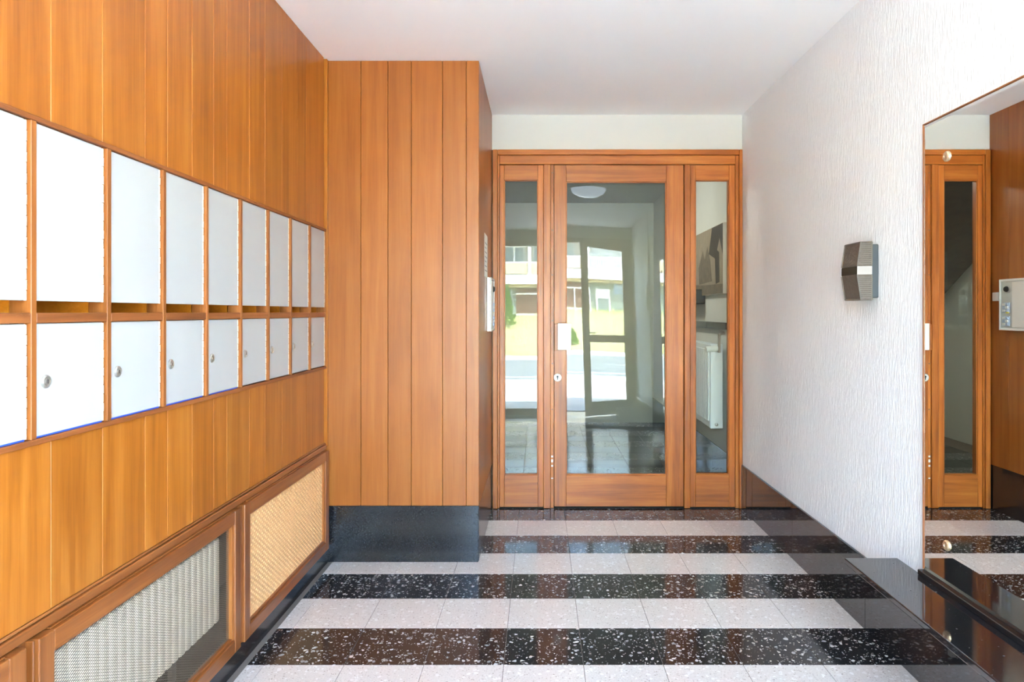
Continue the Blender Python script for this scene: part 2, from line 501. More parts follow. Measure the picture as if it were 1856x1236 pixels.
tag(box('wall_hall_front', -1.6, XC - 0.03, 4.72, 4.80, -0.1, ZC, M['hall_wall']), 'hall side of the wall behind the wooden column', 'wall', kind=S)

# ------------------------------------------------------------------ left wall: boards
wl = thing('wall_left', (XL - 0.1, 1.6, 0), 'left wall of upright varnished wooden boards around the mailboxes', 'wall', kind=S)
box('backing', -1.60, -1.45, YF - 0.1, 4.72, -0.1, ZC, M['void'], wl)
box('board_backing', -1.17, -1.151, YF, YC, 1.762, ZC, M['groove'], wl)
box('board_backing', -1.17, -1.151, YF, YC, 0.625, 1.034, M['groove'], wl)
box('board_backing', -1.17, -1.151, YF, 1.254, 1.034, 1.762, M['groove'], wl)
yj = [YF, -0.40, -0.24, -0.05, 0.10, 0.26, 0.45, 0.60, 0.74, 0.93, 1.06, 1.254, 1.42, 1.5955, 1.784, 1.977, 2.097, 2.244, 2.392, 2.493, 2.687, 2.839, 3.027, 3.217, 3.342, 3.615]
for i in range(len(yj) - 1):
    a, b = yj[i] + 0.0006, yj[i + 1] - 0.0006
    j = random.uniform(-0.0006, 0.0006)
    if yj[i + 1] < 1.26:
        box('board', -1.151, XL + j, a, b, 0.64, ZC - 0.001, M['panel'], wl, 0.0011)
    else:
        box('board', -1.151, XL + j, a, b, 1.764, ZC - 0.001, M['panel'], wl, 0.0011)
        box('board', -1.151, XL + j, a, b, 0.64, 1.030, M['panel'], wl, 0.0011)
box('corner_batten', -1.16, XL + 0.012, 3.632, YC - 0.001, 0.62, ZC - 0.001, M['panel'], wl, 0.002)

# ------------------------------------------------------------------ wooden column
wc = thing('wall_column', ((XL + XC) / 2, 4.1, 0), 'boxed column clad in wooden boards beside the glazed door', 'wall', kind=S)
box('core', -1.44, XC - 0.02, YC + 0.02, 4.72, -0.05, ZC, M['groove'], wc)
cj = [XL - 0.02, dx(654, YC), dx(703, YC), dx(745.5, YC), dx(802, YC), dx(845, YC), XC]
for i in range(6):
    box('board', cj[i] + 0.0009, cj[i + 1] - (0.0009 if i < 5 else 0), YC, YC + 0.02, 0.299, ZC - 0.001, M['column_panel'], wc, 0.0016)
sj = [YC + 0.02, 3.80, 3.99, 4.14, 4.29, 4.48, YD]
for i in range(6):
    box('board', XC - 0.02, XC, sj[i] + 0.0004, sj[i + 1] - 0.0004, 0.299, ZC - 0.001, M['column_panel'], wc, 0.0008)

# ------------------------------------------------------------------ stone skirtings
bc = thing('baseboard_column', ((XL + XC) / 2, YC, 0), 'black polished stone skirting around the foot of the wooden column', 'skirting', kind=S)
box('slab', -1.13, XC - 0.003, YC + 0.001, YC + 0.019, 0, 0.298, M['stone_satin'], bc, 0.0012)
box('slab', XC - 0.019, XC - 0.001, YC + 0.0195, YD - 0.005, 0, 0.298, M['stone_satin'], bc, 0.0012)
br = thing('baseboard_right', (XR, 2.3, 0), 'black polished stone skirting along the white wall', 'skirting', kind=S)
rj = [4.665, 3.71, 2.88, 2.05, 1.20, 0.35, YF]
for i in range(6):
    box('slab', XR - 0.012, XR, rj[i + 1] + 0.0006, rj[i] - 0.0006, 0, 0.298, M['stone'], br, 0.0012)
bh = thing('baseboard_hall', (XR, 6.5, 0), 'black stone skirting in the hall seen through the right side window', 'skirting', kind=S)
for y0, y1 in ((4.76, 5.42), (5.42, 6.3), (6.3, 7.2), (7.2, 8.3)):
    box('slab', XR - 0.012, XR, y0 + 0.0006, y1 - 0.0006, 0, 0.298, M['stone'], bh, 0.0012)
bl = thing('baseboard_left', (XL, 1.6, 0), 'black recessed plinth under the radiator covers', 'skirting', kind=S)
box('plinth', -1.45, XL + 0.008, YF, YC, 0, 0.082, M['plinth'], bl, 0.001)
# rail above the covers
t2 = thing('trim_2', (XL, 1.6, 0.6), 'wooden rail moulding above the radiator covers', 'moulding', kind=S)
box('rail', -1.16, XL + 0.010, YF, 3.632, 0.606, 0.630, M['frame_y'], t2, 0.003)
box('rail_bead', -1.16, XL + 0.004, YF, 3.632, 0.632, 0.639, M['frame_y'], t2, 0.002)
for a in (0.44, 1.508, 2.572):
    box('post', -1.16, XL - 0.002, a - 0.016, a + 0.016, 0.082, 0.606, M['frame_z'], t2, 0.001)
box('niche_top', -1.45, -1.16, YF, YC, 0.606, 0.63, M['void'], t2)

# ------------------------------------------------------------------ glazed door wall
def pane(name, px0, px1, py0, py1, mat, parent, Y, pitch=0.0, twist=0.0, nx=8, nz=16):
    x0, x1, z0, z1 = dx(px0) - 0.006, dx(px1) + 0.006, dz(py1) - 0.006, dz(py0) + 0.006
    xc, zc = (x0 + x1) / 2, (z0 + z1) / 2
    v, f = [], []
    for off in (0.0,):
        for j in range(nz + 1):
            for i in range(nx + 1):
                x = x0 + (x1 - x0) * i / nx; z = z0 + (z1 - z0) * j / nz
                v.append((x, Y + off + pitch * (z - zc) + twist * (x - xc) * (z - zc), z))
    for j in range(nz):
        for i in range(nx):
            a = j * (nx + 1) + i
            f.append((a, a + 1, a + nx + 2, a + nx + 1))
    return mesh(name, v, f, mat, parent, smooth=True)

trim = thing('trim_1', (0.5, YD, 0), 'wooden frame around the glazed inner door and its side windows', 'door frame', kind=S)
def piece(name, px0, px1, py0, py1, y0, y1, mat, parent, bevel=0.002):
    return box(name, dx(px0), dx(px1), y0, y1, dz(py1), dz(py0), mat, parent, bevel)
piece('architrave', 893.2, 902.2, 272, 920.5, 4.648, 4.74, M['door_z'], trim, 0.003)
piece('architrave', 1338.6, 1344.4, 272, 920.5, 4.648, 4.74, M['door_z'], trim, 0.003)
piece('architrave', 902.4, 1338.4, 272, 281.6, 4.648, 4.74, M['door_x'], trim, 0.003)
piece('jamb', 902.4, 905.2, 281.9, 920.5, 4.660, 4.74, M['door_z'], trim, 0.001)
piece('jamb', 1332.2, 1338.4, 281.9, 920.5, 4.660, 4.74, M['door_z'], trim, 0.002)
piece('head', 905.4, 1332.0, 281.9, 298.2, 4.660, 4.74, M['door_x'], trim, 0.003)
piece('mullion', 985.0, 998.0, 298.6, 920.5, 4.658, 4.74, M['door_z'], trim, 0.003)
piece('rebate', 998.2, 1003.6, 298.6, 920.5, 4.672, 4.74, M['door_z'], trim, 0.001)
piece('mullion', 1239.8, 1250.4, 298.6, 920.5, 4.658, 4.74, M['door_z'], trim, 0.003)
piece('sill_shadow_strip', 902.4, 1338.4, 920.6, 921.2, 4.670, 4.74, M['rubber'], trim, 0.0)  # black strip stands in for the shadow line under door and frame

def sash(root, sx0, sx1, gx0, gx1, gy0, gy1, top, bot, yf, pitch, twist):
    piece('stile', sx0, gx0, top, bot, yf, 4.725, M['door_z'], root, 0.002)
    piece('stile', gx1, sx1, top, bot, yf, 4.725, M['door_z'], root, 0.002)
    piece('top_rail', gx0 + .1, gx1 - .1, top, gy0, yf + 0.001, 4.725, M['door_x'], root, 0.0015)
    piece('bottom_rail', gx0 + .1, gx1 - .1, gy1, bot, yf + 0.001, 4.725, M['door_x'], root, 0.0015)
    pane('pane', gx0, gx1, gy0, gy1, M['glass'], root, 4.695, pitch, twist)
    for a in ((gx0, gx0 + 1.6, gy0, gy1), (gx1 - 1.6, gx1, gy0, gy1)):
        piece('bead', *a, yf + 0.006, 4.684, M['door_z'], root, 0.001)
    for a in ((gx0 + 1.7, gx1 - 1.7, gy0, gy0 + 1.8), (gx0 + 1.7, gx1 - 1.7, gy1 - 1.8, gy1)):
        piece('bead', *a, yf + 0.006, 4.684, M['door_x'], root, 0.001)

w1 = thing('window_1', (dx(945), YD, 0), 'narrow wood framed side window left of the glazed door', 'window', kind=S)
sash(w1, 905.6, 984.8, 914.0, 975.0, 326.6, 860.5, 299.4, 918.6, 4.664, 0.0140, 0.0)
w2 = thing('window_2', (dx(1290), YD, 0), 'narrow wood framed side window between the glazed door and white wall', 'window', kind=S)
sash(w2, 1250.7, 1331.8, 1260.0, 1321.0, 326.6, 860.0, 299.4, 918.6, 4.664, 0.0, 0.0)
door = thing('door_1', (dx(1121), YD, 0), 'glazed wooden inner door with cream pull plate and round lock', 'door', kind=S)
sash(door, 1004.4, 1238.6, 1026.0, 1207.4, 329.6, 861.0, 299.6, 917.6, 4.664, 0.0108, 0.0062)
# pull plate and its wooden block
pb = box('pull_block', dx(1005), dx(1022), 4.615, 4.664, dz(634), dz(587), M['door_z'], door, 0.001)
pp = box('pull_plate', dx(1011, 4.6), dx(1035.5, 4.6), 4.603, 4.614, dz(634.5, 4.6), dz(586, 4.6), M['plate'], door, 0.0025)
pp['label'] = 'cream metal pull plate'
lathe('plate_screw', (dx(1024, 4.6), 4.603, dz(613, 4.6)), (0, -1, 0), [(0.006, 0), (0.005, 0.0015)], M['nickel'], door, 16)
lk = lathe('lock', (dx(1010.5), 4.664, dz(684)), (0, -1, 0), [(0.027, 0), (0.027, 0.004), (0.0235, 0.0075), (0.012, 0.008)], M['plate'], door, 28)
lk['label'] = 'round cream lock rosette'
k = MB(); c0 = (dx(1010.5), dz(684))
k.tube((c0[0], 4.6558, c0[1] + 0.006), (c0[0], 4.6545, c0[1] + 0.006), 0.0075, 12)
k.box(c0[0] - 0.0035, c0[0] + 0.0035, 4.6545, 4.6558, c0[1] - 0.014, c0[1] + 0.004)
k.build('keyhole', M['keyhole'], lk)

for py in (313, 417, 498, 581, 659, 742):
    lathe('screw', (dx(1001), 4.672, dz(py)), (0, -1, 0), [(0.0045, 0), (0.0045, 0.001), (0.002, 0.0014)], M['hinge_dark'], trim, 12)
for py, hh in ((829, 0.012), (838, 0.02), (846, 0.012), (868, 0.008)):
    box('paint_chip', dx(999), dx(1002.5), 4.6712, 4.672, dz(py), dz(py) + hh, M['paper'], trim, 0.0004)
# ------------------------------------------------------------------ mailboxes
mb_y = [1.264, 1.530, 1.798, 2.064, 2.329, 2.596, 2.859, 3.117, 3.378, 3.626]
Z_TOP, Z_UD, Z_SL, Z_MR, Z_LD, Z_BOT = 1.750, 1.351, 1.324, 1.301, 1.043, 1.031
XF = XL + 0.010
fr = thing('mailbox_cabinet', (XL, 2.44, Z_BOT), 'worn reddish wooden grid that holds the bank of white mailboxes', 'cabinet')
DV = 0.0085
box('top_rail', -1.17, XF, mb_y[0] - DV, mb_y[-1] + DV - 0.004, Z_TOP + 0.001, 1.763, M['mail_y'], fr, 0.0015)
box('bottom_rail', -1.17, XF, mb_y[0] - DV, mb_y[-1] + DV - 0.004, Z_BOT - 0.002, Z_LD - 0.001, M['mail_y'], fr, 0.0015)
for y in mb_y:
    d = DV if y < 3.6 else 0.004
    box('divider', -1.17, XF - 0.0005, y - d, y + d, Z_LD - 0.0005, Z_TOP + 0.0005, M['mail_z'], fr, 0.0012)
for i in range(9):
    box('slot_rail', -1.17, XF - 0.001, mb_y[i] + DV + 0.0002, mb_y[i + 1] - DV - 0.0002, Z_MR, Z_SL, M['mail_y'], fr, 0.0015)
ords = ['cut off by the left picture edge, nearest to the viewer', 'second from the left picture edge, with a large lock', 'third from the left picture edge, with a chipped lower corner',
        'fourth from the left picture edge', 'fifth of nine, in the middle of the bank', 'fourth counted back from the wooden column', 'third counted back from the wooden column',
        'second counted back from the wooden column', 'right at the wooden column, the last and narrowest looking']
for i in range(9):
    a, b = mb_y[i] + DV + 0.001, mb_y[i + 1] - (DV if i < 8 else 0.004) - 0.001
    r = thing('mailbox', (XL - 0.02, (a + b) / 2, Z_LD), 'white two door mailbox, ' + ords[i], 'mailbox', 'mailboxes in the left wall')
    xd0, xd1 = XL - 0.016, XL + 0.002
    body = MB()
    body.box(-1.400, -1.394, a - 0.004, b + 0.004, Z_LD, Z_TOP)              # back
    body.box(-1.394, -1.172, a - 0.006, a - 0.002, Z_LD, Z_TOP)              # sides
    body.box(-1.394, -1.172, b + 0.002, b + 0.006, Z_LD, Z_TOP)
    body.box(-1.394, -1.172, a - 0.002, b + 0.002, Z_MR, Z_SL - 0.004)       # shelf below the slot
    body.box(-1.394, -1.172, a - 0.002, b + 0.002, Z_TOP - 0.006, Z_TOP)
    body.build('body', M['box_inside'], r)
    hw = 0.010
    ud = box('upper_door', xd0, xd1, a, b - hw, Z_UD, Z_TOP - 0.001, M['white_door'], r, 0.001)
    ld = box('lower_door', xd0, xd1, a, b - hw, Z_LD + 0.003, Z_MR - 0.0015, M['white_door'], r, 0.001)
    for dr, z0, z1 in ((ud, Z_UD, Z_TOP - 0.001), (ld, Z_LD + 0.003, Z_MR - 0.0015)):
        h = MB()
        n = int((z1 - z0) / 0.023)
        for q in range(n):
            za = z0 + (z1 - z0) * q / n; zb = z0 + (z1 - z0) * (q + 1) / n - 0.0016
            h.tube((xd1 - 0.003 + (0.0008 if q % 2 else 0), b - hw * 0.5, za), (xd1 - 0.003 + (0.0008 if q % 2 else 0), b - hw * 0.5, zb), 0.0042, 6)
        h.box(xd0, xd1 - 0.006, b - hw + 0.0005, b - 0.0005, z0, z1)
        h.build('hinge', M['hinge'], dr)
    if i != 2 or True:
        ly = {0: a + 0.045}.get(i, a + 0.036 if i != 1 else a + 0.036)
        lz = 1.167
        lock = lathe('lock', (xd1, ly, lz), (1, 0, 0), [(0.0150, 0), (0.0150, 0.003), (0.0118, 0.0055), (0.0105, 0.0055), (0.0100, 0.0030), (0.0070, 0.0030), (0.0066, 0.0062)], M['nickel'], ld, 24)
        kk = MB(); kk.box(xd1 + 0.0060, xd1 + 0.0066, ly - 0.0011, ly + 0.0011, lz - 0.0048, lz + 0.0048)
        kk.build('keyhole', M['keyhole'], ld)
    if i < 5:
        fe = MB(); fe.box(xd1 - 0.004, xd1 + 0.0007, a + 0.001, b - hw - 0.001, Z_LD, Z_LD + 0.0028)
        q = fe.build('film_edge', M['film'], ld); q['label'] = 'blue film edge'
    if i == 2:
        ch = MB(); ch.tube((xd1, a + 0.008, Z_LD + 0.010), (xd1 + 0.001, a + 0.008, Z_LD + 0.010), 0.006, 7)
        ch.build('chip', M['hinge'], ld)['label'] = 'chipped brown corner'

# ------------------------------------------------------------------ radiator covers on the left wall
CX0, CX1 = XL - 0.006, XL + 0.025
def cover(y0, y1, label):
    r = thing('radiator_cover', (XL, (y0 + y1) / 2, 0.085), label, 'radiator cover', 'radiator covers in the left wall')
    z0, z1, w = 0.086, 0.602, 0.048
    for a, b in ((y0, y0 + w), (y1 - w, y1)):
        s = box('stile', CX0, CX1, a, b, z0, z1, M['frame_z'], r, 0.003, 2)
        e = a if a == y0 else b
        box('edge_bead', CX0, CX1 - 0.010, (e - 0.006) if a == y0 else e, e if a == y0 else (e + 0.006), z0 + 0.002, z1 - 0.002, M['frame_z'], s, 0.0015)
    for a, b in ((z0, z0 + w), (z1 - w, z1)):
        s = box('rail', CX0, CX1 - 0.0006, y0 + w + 0.0004, y1 - w - 0.0004, a, b, M['frame_y'], r, 0.003, 2)
        if b == z1:
            box('edge_bead', CX0, CX1 - 0.010, y0 + w, y1 - w, z1 + 0.0002, z1 + 0.004, M['frame_y'], s, 0.001)
    # inner beads
    for a, b in ((y0 + w, y0 + w + 0.008), (y1 - w - 0.008, y1 - w)):
        box('inner_bead', CX0, CX1 - 0.009, a, b, z0 + w, z1 - w, M['mail_z'], r, 0.0015)
    for a, b in ((z0 + w, z0 + w + 0.008), (z1 - w - 0.008, z1 - w)):
        box('inner_bead', CX0, CX1 - 0.009, y0 + w + 0.008, y1 - w - 0.008, a, b, M['frame_y'], r, 0.0015)
    return r, y0 + w, y1 - w, z0 + w, z1 - w

c1, a, b, za, zb = cover(2.590, 3.622, 'wooden radiator cover with a peach perforated cane panel beside the column')
v, f = [], []
PW, PH, xb = 0.0152, 0.0225, XL + 0.006
ncol = int((b - a + 0.004) / PW) + 1; nrow = int((zb - za + 0.004) / PH) + 2
hy, hz = 0.0056, 0.0056
for i in range(ncol):
    for j in range(nrow):
        cy = a + PW * (i + 0.5); cz = za - 0.008 + PH * (j + 0.5) - (PH / 2 if i % 2 else 0)
        if cz - PH / 2 > zb or cz + PH / 2 < za: continue
        n = len(v)
        y0_, y1_ = max(a - 0.004, cy - PW / 2), min(b + 0.004, cy + PW / 2)
        z0_, z1_ = max(za - 0.004, cz - PH / 2), min(zb + 0.004, cz + PH / 2)
        out = [(y1_, cz), (y1_, z1_), (cy, z1_), (y0_, z1_), (y0_, cz), (y0_, z0_), (cy, z0_), (y1_, z0_)]
        inn = [(cy + hy * math.cos(t * math.pi / 4), cz + hz * math.sin(t * math.pi / 4)) for t in range(8)]
        if cz > zb - 0.003 or cz < za + 0.003:
            continue
        v += [(xb, p, q) for p, q in out] + [(xb + 0.0006, p, q) for p, q in inn] + [(xb - 0.004, p, q) for p, q in inn]
        for t in range(8):
            u = (t + 1) % 8
            f.append((n + t, n + u, n + 8 + u, n + 8 + t))
            f.append((n + 8 + t, n + 8 + u, n + 16 + u, n + 16 + t))
cp = mesh('perforated_panel', v, f, M['cane'], c1)
tag(cp, 'peach perforated cane panel', kind='stuff')
box('panel_backing', XL - 0.03, XL - 0.02, a, b, za, zb, M['void'], c1)

c2, a, b, za, zb = cover(1.526, 2.556, 'wooden radiator cover with open diamond wire mesh in front of a cream radiator')
wm = MB()
LW, LH, xm = 0.0160, 0.0078, XL + 0.004
nr = int((zb - za) / LH) + 1; nc = int((b - a) / LW) + 1
sv, sf = [], []
for j in range(nr):
    for i in range(nc):
        cy = a + LW * (i + 0.5); cz = za + LH * (j + 0.5)
        for (p, q) in (((cy - LW / 2, cz), (cy, cz + LH / 2)), ((cy, cz + LH / 2), (cy + LW / 2, cz)), ((cy + LW / 2, cz), (cy, cz - LH / 2)), ((cy, cz - LH / 2), (cy - LW / 2, cz))):
            if max(p[0], q[0]) > b + 0.002 or max(p[1], q[1]) > zb + 0.002: continue
            n = len(sv); t = 0.0006
            sv += [(xm + 0.0006, p[0], p[1] - t), (xm - 0.0006, p[0], p[1] + t), (xm - 0.0006, q[0], q[1] + t), (xm + 0.0006, q[0], q[1] - t)]
            sf.append((n, n + 1, n + 2, n + 3))
me_ = mesh('wire_mesh', sv, sf, M['wire'], c2)
tag(me_, 'dark expanded metal mesh', kind='stuff')

c3, a, b, za, zb = cover(0.46, 1.488, 'wooden radiator cover with plain wooden panel, cut off in the lower left corner')
box('panel', XL - 0.004, XL + 0.006, a, b, za, zb, M['frame_y'], c3, 0.001)

rad = thing('radiator', (-1.20, 2.04, 0.10), 'cream ribbed radiator behind the wire mesh cover', 'radiator')
box('back_panel', -1.225, -1.210, 1.56, 2.535, 0.20, 0.495, M['radiator'], rad, 0.003)
for i in range(24):
    y = 1.565 + 0.0405 * i
    box('rib', -1.212, -1.172, y, y + 0.034, 0.195, 0.500, M['radiator'], rad, 0.007, 2)
for y in (1.75, 2.30):
    box('foot', -1.240, -1.2255, y, y + 0.03, 0.0825, 0.40, M['iron'], rad)

# ------------------------------------------------------------------ right wall: ledge, mirror, lamp
ledge = thing('stone_ledge', (1.26, 1.85, 0.37), 'black polished stone ledge on the right wall below the mirror', 'ledge')
box('slab', 1.155, XR - 0.0125, 1.05, 2.618, 0.372, 0.394, M['stone'], ledge, 0.004, 3)
box('back_lip', XR - 0.028, XR - 0.001, 1.05, 2.452, 0.3945, 0.414, M['plinth'], ledge, 0.002)
for y in (1.30, 2.25):
    bkt = MB(); bkt.box(1.20, XR - 0.013, y, y + 0.02, 0.355, 0.371); bkt.box(XR - 0.028, XR - 0.0125, y, y + 0.02, 0.20, 0.355)
    bkt.build('bracket', M['iron'], ledge)
mir = thing('mirror', (XR, 2.05, 0.414), 'tall wall mirror with round brass rosettes standing on the black stone ledge', 'mirror')
my0, my1, mz0, mz1, bv = 1.66, 2.450, 0.415, 1.988, 0.012
v = [(XR - 0.006, my0, mz0), (XR - 0.006, my1, mz0), (XR - 0.006, my1, mz1), (XR - 0.006, my0, mz1),
     (XR - 0.0085, my0 + bv, mz0 + bv), (XR - 0.0085, my1 - bv, mz0 + bv), (XR - 0.0085, my1 - bv, mz1 - bv), (XR - 0.0085, my0 + bv, mz1 - bv),
     (XR - 0.001, my0, mz0), (XR - 0.001, my1, mz0), (XR - 0.001, my1, mz1), (XR - 0.001, my0, mz1)]
f = [(4, 5, 6, 7), (0, 1, 5, 4), (1, 2, 6, 5), (2, 3, 7, 6), (3, 0, 4, 7), (8, 9, 1, 0), (9, 10, 2, 1), (10, 11, 3, 2), (11, 8, 0, 3), (8, 11, 10, 9)]
mesh('mirror_glass', v, f, M['mirror'], mir)
box('reflection_strip', XR - 0.009, XR - 0.001, my0, my1, mz1 + 0.0003, mz1 + 0.004, M['frame_y'], mir)  # brown strips colour in the wood reflected by the bevelled mirror edge
box('reflection_strip', XR - 0.009, XR - 0.001, my1 + 0.0003, my1 + 0.003, mz0, mz1 + 0.004, M['frame_z'], mir)
for y in (1.78, 2.306):
    for z in (0.546, 1.846):
        lathe('rosette', (XR - 0.0085, y, z), (-1, 0, 0), [(0.0175, 0), (0.0175, 0.003), (0.014, 0.007), (0.006, 0.008), (0.0055, 0.0068)], M['gold'], mir, 24)

lamp = thing('wall_lamp', (XR, 2.86, 1.37), 'rectangular wall lamp of ribbed smoked glass on a grey base', 'lamp')
ly0, ly1, lz0, lz1 = 2.782, 2.952, 1.374, 1.612
box('base', 1.340, XR - 0.0005, ly0 + 0.004, ly1 - 0.004, lz0 + 0.010, lz1 - 0.012, M['lamp_base'], lamp, 0.004, 2)
def xfront(z):
    t = abs(z - (lz0 + lz1) / 2) / ((lz1 - lz0) / 2)
    return 1.284 + 0.017 * t
zm0, zm1 = 1.478, 1.512
def lamp_block(name, za, zb, mat, inset, grow=0.0):
    A = (1.340, ly0 - grow, ly1 + grow)
    v = []
    for z in (za, zb):
        xf = xfront(z) - grow
        v += [(A[0], A[1], z), (A[0], A[2], z), (xf, A[2] - inset, z), (xf, A[1] + inset, z)]
    return v, [(0, 1, 2, 3), (4, 7, 6, 5), (0, 3, 7, 4), (3, 2, 6, 7), (2, 1, 5, 6), (1, 0, 4, 5)]
for za, zb in ((lz0, zm0), (zm1, lz1)):
    v, f = lamp_block('g', za, zb, None, 0.013)
    gc = mesh('glass_cover', v, f, M['smoked'], lamp)
    n = 11
    for (yb, yt, sg) in ((ly0, ly0 + 0.013, -1), (ly1, ly1 - 0.013, 1)):
        rb = MB()
        for q in range(n):
            z = za + 0.006 + (zb - za - 0.012) * (q + 0.5) / n
            rb.tube((1.338, yb + sg * 0.0006, z), (xfront(z) + 0.001, yt + sg * 0.0006, z), 0.0022, 5)
        tag(rb.build('side_ribs', M['smoked_rib'], gc), kind='stuff')
    eb = MB()
    ze = lz0 + 0.004 if za == lz0 else lz1 - 0.004
    eb.tube((xfront(ze) + 0.001, ly0 + 0.013, ze), (xfront(ze) + 0.001, ly1 - 0.013, ze), 0.004, 6)
    for y in (ly0 + 0.013, ly1 - 0.013):
        eb.tube((xfront(za), y, za + 0.002), (xfront(zb), y, zb - 0.002), 0.0028, 6)
    for y in (ly0 + 0.002, ly1 - 0.002):
        eb.tube((1.340, y, za + 0.002), (1.340, y, zb - 0.002), 0.0034, 6)
    eb.build('rim', M['smoked_rib'], gc)
v, f = lamp_block('b', zm0 + 0.0005, zm1 - 0.0005, None, 0.013, 0.0006)
bd = mesh('band', v, f, M['band_pale'], lamp)
bd.data.materials.append(M['band_dark'])
for p in bd.data.polygons:
    if p.normal.x < -0.9: p.material_index = 1

# ------------------------------------------------------------------ intercom and notice on the column side
ic = thing('intercom', (XC, 4.37, 1.21), 'aluminium framed intercom panel with camera and keypads on the column side', 'intercom')
iy0, iy1, iz0, iz1 = 4.215, 4.536, 1.208, 1.540
box('housing', XC + 0.0003, XC + 0.020, iy0, iy1, iz0, iz1, M['alu'], ic, 0.003)
for a in ((iy0, iy0 + 0.014, iz0, iz1), (iy1 - 0.014, iy1, iz0, iz1)):
    box('frame_strip', XC + 0.020, XC + 0.027, *a, M['plastic_white'], ic, 0.0015)
for a in ((iy0 + 0.0142, iy1 - 0.0142, iz0, iz0 + 0.014), (iy0 + 0.0142, iy1 - 0.0142, iz1 - 0.014, iz1)):
    box('frame_strip', XC + 0.020, XC + 0.027, *a, M['plastic_white'], ic, 0.0015)
box('name_plate', XC + 0.020, XC + 0.024, iy0 + 0.02, 4.415, iz0 + 0.02, iz1 - 0.02, M['paper'], ic, 0.001)
lathe('camera_eye', (XC + 0.020, 4.470, 1.475), (1, 0, 0), [(0.019, 0), (0.019, 0.006), (0.013, 0.014), (0.004, 0.015)], M['rubber'], ic, 20)
for z in (1.356, 1.268):
    kp = box('keypad', XC + 0.020, XC + 0.025, 4.438, 4.506, z - 0.032, z + 0.032, M['keypad'], ic, 0.001)
    for r_ in range(3):
        for c_ in range(2):
            box('button', XC + 0.025, XC + 0.031, 4.444 + 0.030 * c_, 4.470 + 0.030 * c_, z - 0.028 + 0.020 * r_, z - 0.012 + 0.020 * r_, M['plastic_white'] if (r_ + c_) % 2 else M['keypad'], kp, 0.001)
box('name_tab', XC + 0.0252, XC + 0.0262, 4.44, 4.47, 1.318, 1.328, M['yellow'], ic)
sb = thing('reader_box', (XC, 4.585, 1.395), 'small white plastic box between the intercom and the door frame', 'box')
box('cover', XC + 0.0003, XC + 0.018, 4.555, 4.618, 1.400, 1.458, M['plastic_white'], sb, 0.004, 2)
box('cable_clip', XC + 0.0003, XC + 0.010, 4.538, 4.555, 1.425, 1.442, M['plastic_white'], sb, 0.002)
nt_ = thing('paper_notice', (XC, 4.10, 1.53), 'white paper notice stuck on the column side above the intercom', 'notice')
box('sheet', XC + 0.0003, XC + 0.0012, 4.02, 4.25, 1.535, 1.790, M['paper'], nt_)
for q in range(7):
    box('text_line', XC + 0.0012, XC + 0.0015, 4.05, 4.22 - 0.03 * (q % 3), 1.570 + 0.027 * q, 1.577 + 0.027 * q, M['ink'], nt_)

# ------------------------------------------------------------------ stair hall behind the glass
hr = thing('radiator', (1.30, 5.5, 0.45), 'white panel radiator with thermostat valve behind the right side window', 'radiator')
box('panel', 1.255, 1.262, 5.09, 6.1, 0.475, 1.085, M['radiator_white'], hr, 0.002)
for i in range(24):
    y = 5.11 + 0.0405 * i
    box('flute', 1.247, 1.257, y, y + 0.026, 0.52, 1.05, M['radiator_white'], hr, 0.003)
box('end_plate', 1.256, 1.348, 5.075, 5.09, 0.47, 1.09, M['radiator_white'], hr, 0.004)
box('rear_panel', 1.340, 1.348, 5.09, 6.1, 0.475, 1.085, M['radiator_white'], hr, 0.002)
gr_ = MB()
for i in range(36):
    gr_.box(1.262, 1.340, 5.10 + 0.0275 * i, 5.104 + 0.0275 * i, 1.075, 1.088)
gr_.build('top_grille', M['radiator_white'], hr)
vb = MB(); vb.tube((1.315, 5.055, 1.03), (1.315, 5.055, 1.165), 0.011, 10); vb.tube((1.315, 5.055, 1.165), (1.352, 5.055, 1.175), 0.010, 10); vb.tube((1.315, 5.055, 1.06), (1.315, 5.09, 1.06), 0.012, 10)
vb.build('valve', M['nickel'], hr)
vh = MB(); vh.tube((1.30, 5.055, 1.06), (1.215, 5.045, 1.055), 0.024, 14, 0.020)
vh.build('thermostat_head', M['plastic_white'], hr)
lathe('drain_cap', (1.30, 5.075, 0.50), (0, -1, 0), [(0.012, 0), (0.012, 0.01), (0.006, 0.014)], M['nickel'], hr, 12)
sh = thing('marble_shelf', (1.32, 5.9, 1.15), 'dark marble shelf on the hall wall above the white radiator', 'shelf')
box('slab', 1.335, XR - 0.0005, 4.95, 5.52, 1.200, 1.250, M['marble'], sh, 0.003)
box('slab', 1.335, XR - 0.0005, 5.522, 6.9, 1.200, 1.250, M['marble'], sh, 0.003)
pc = thing('picture', (XR, 5.5, 1.46), 'sepia canvas picture of an old house hanging in the hall', 'picture')
py0_, py1_, pz0, pz1 = 5.045, 6.30, 1.462, 1.985
box('canvas', XR - 0.028, XR - 0.0005, py0_, py1_, pz0, pz1, M['paper'], pc, 0.002)
def print_poly(name, pts, mat, lift):
    n = len(pts)
    L0, L1 = XR - 0.028, XR - 0.0285 - lift
    v = [(L0, py0_ + p * (py1_ - py0_), pz0 + q * (pz1 - pz0)) for p, q in pts] + [(L1, py0_ + p * (py1_ - py0_), pz0 + q * (pz1 - pz0)) for p, q in pts]
    f = [tuple(range(n, 2 * n)), tuple(range(n - 1, -1, -1))] + [(i, (i + 1) % n, n + (i + 1) % n, n + i) for i in range(n)]
    mesh(name, v, f, mat, pc)
print_poly('print_sky', [(0.005, 0.005), (0.995, 0.005), (0.995, 0.995), (0.005, 0.995)], M['sepia_light'], 0.0)
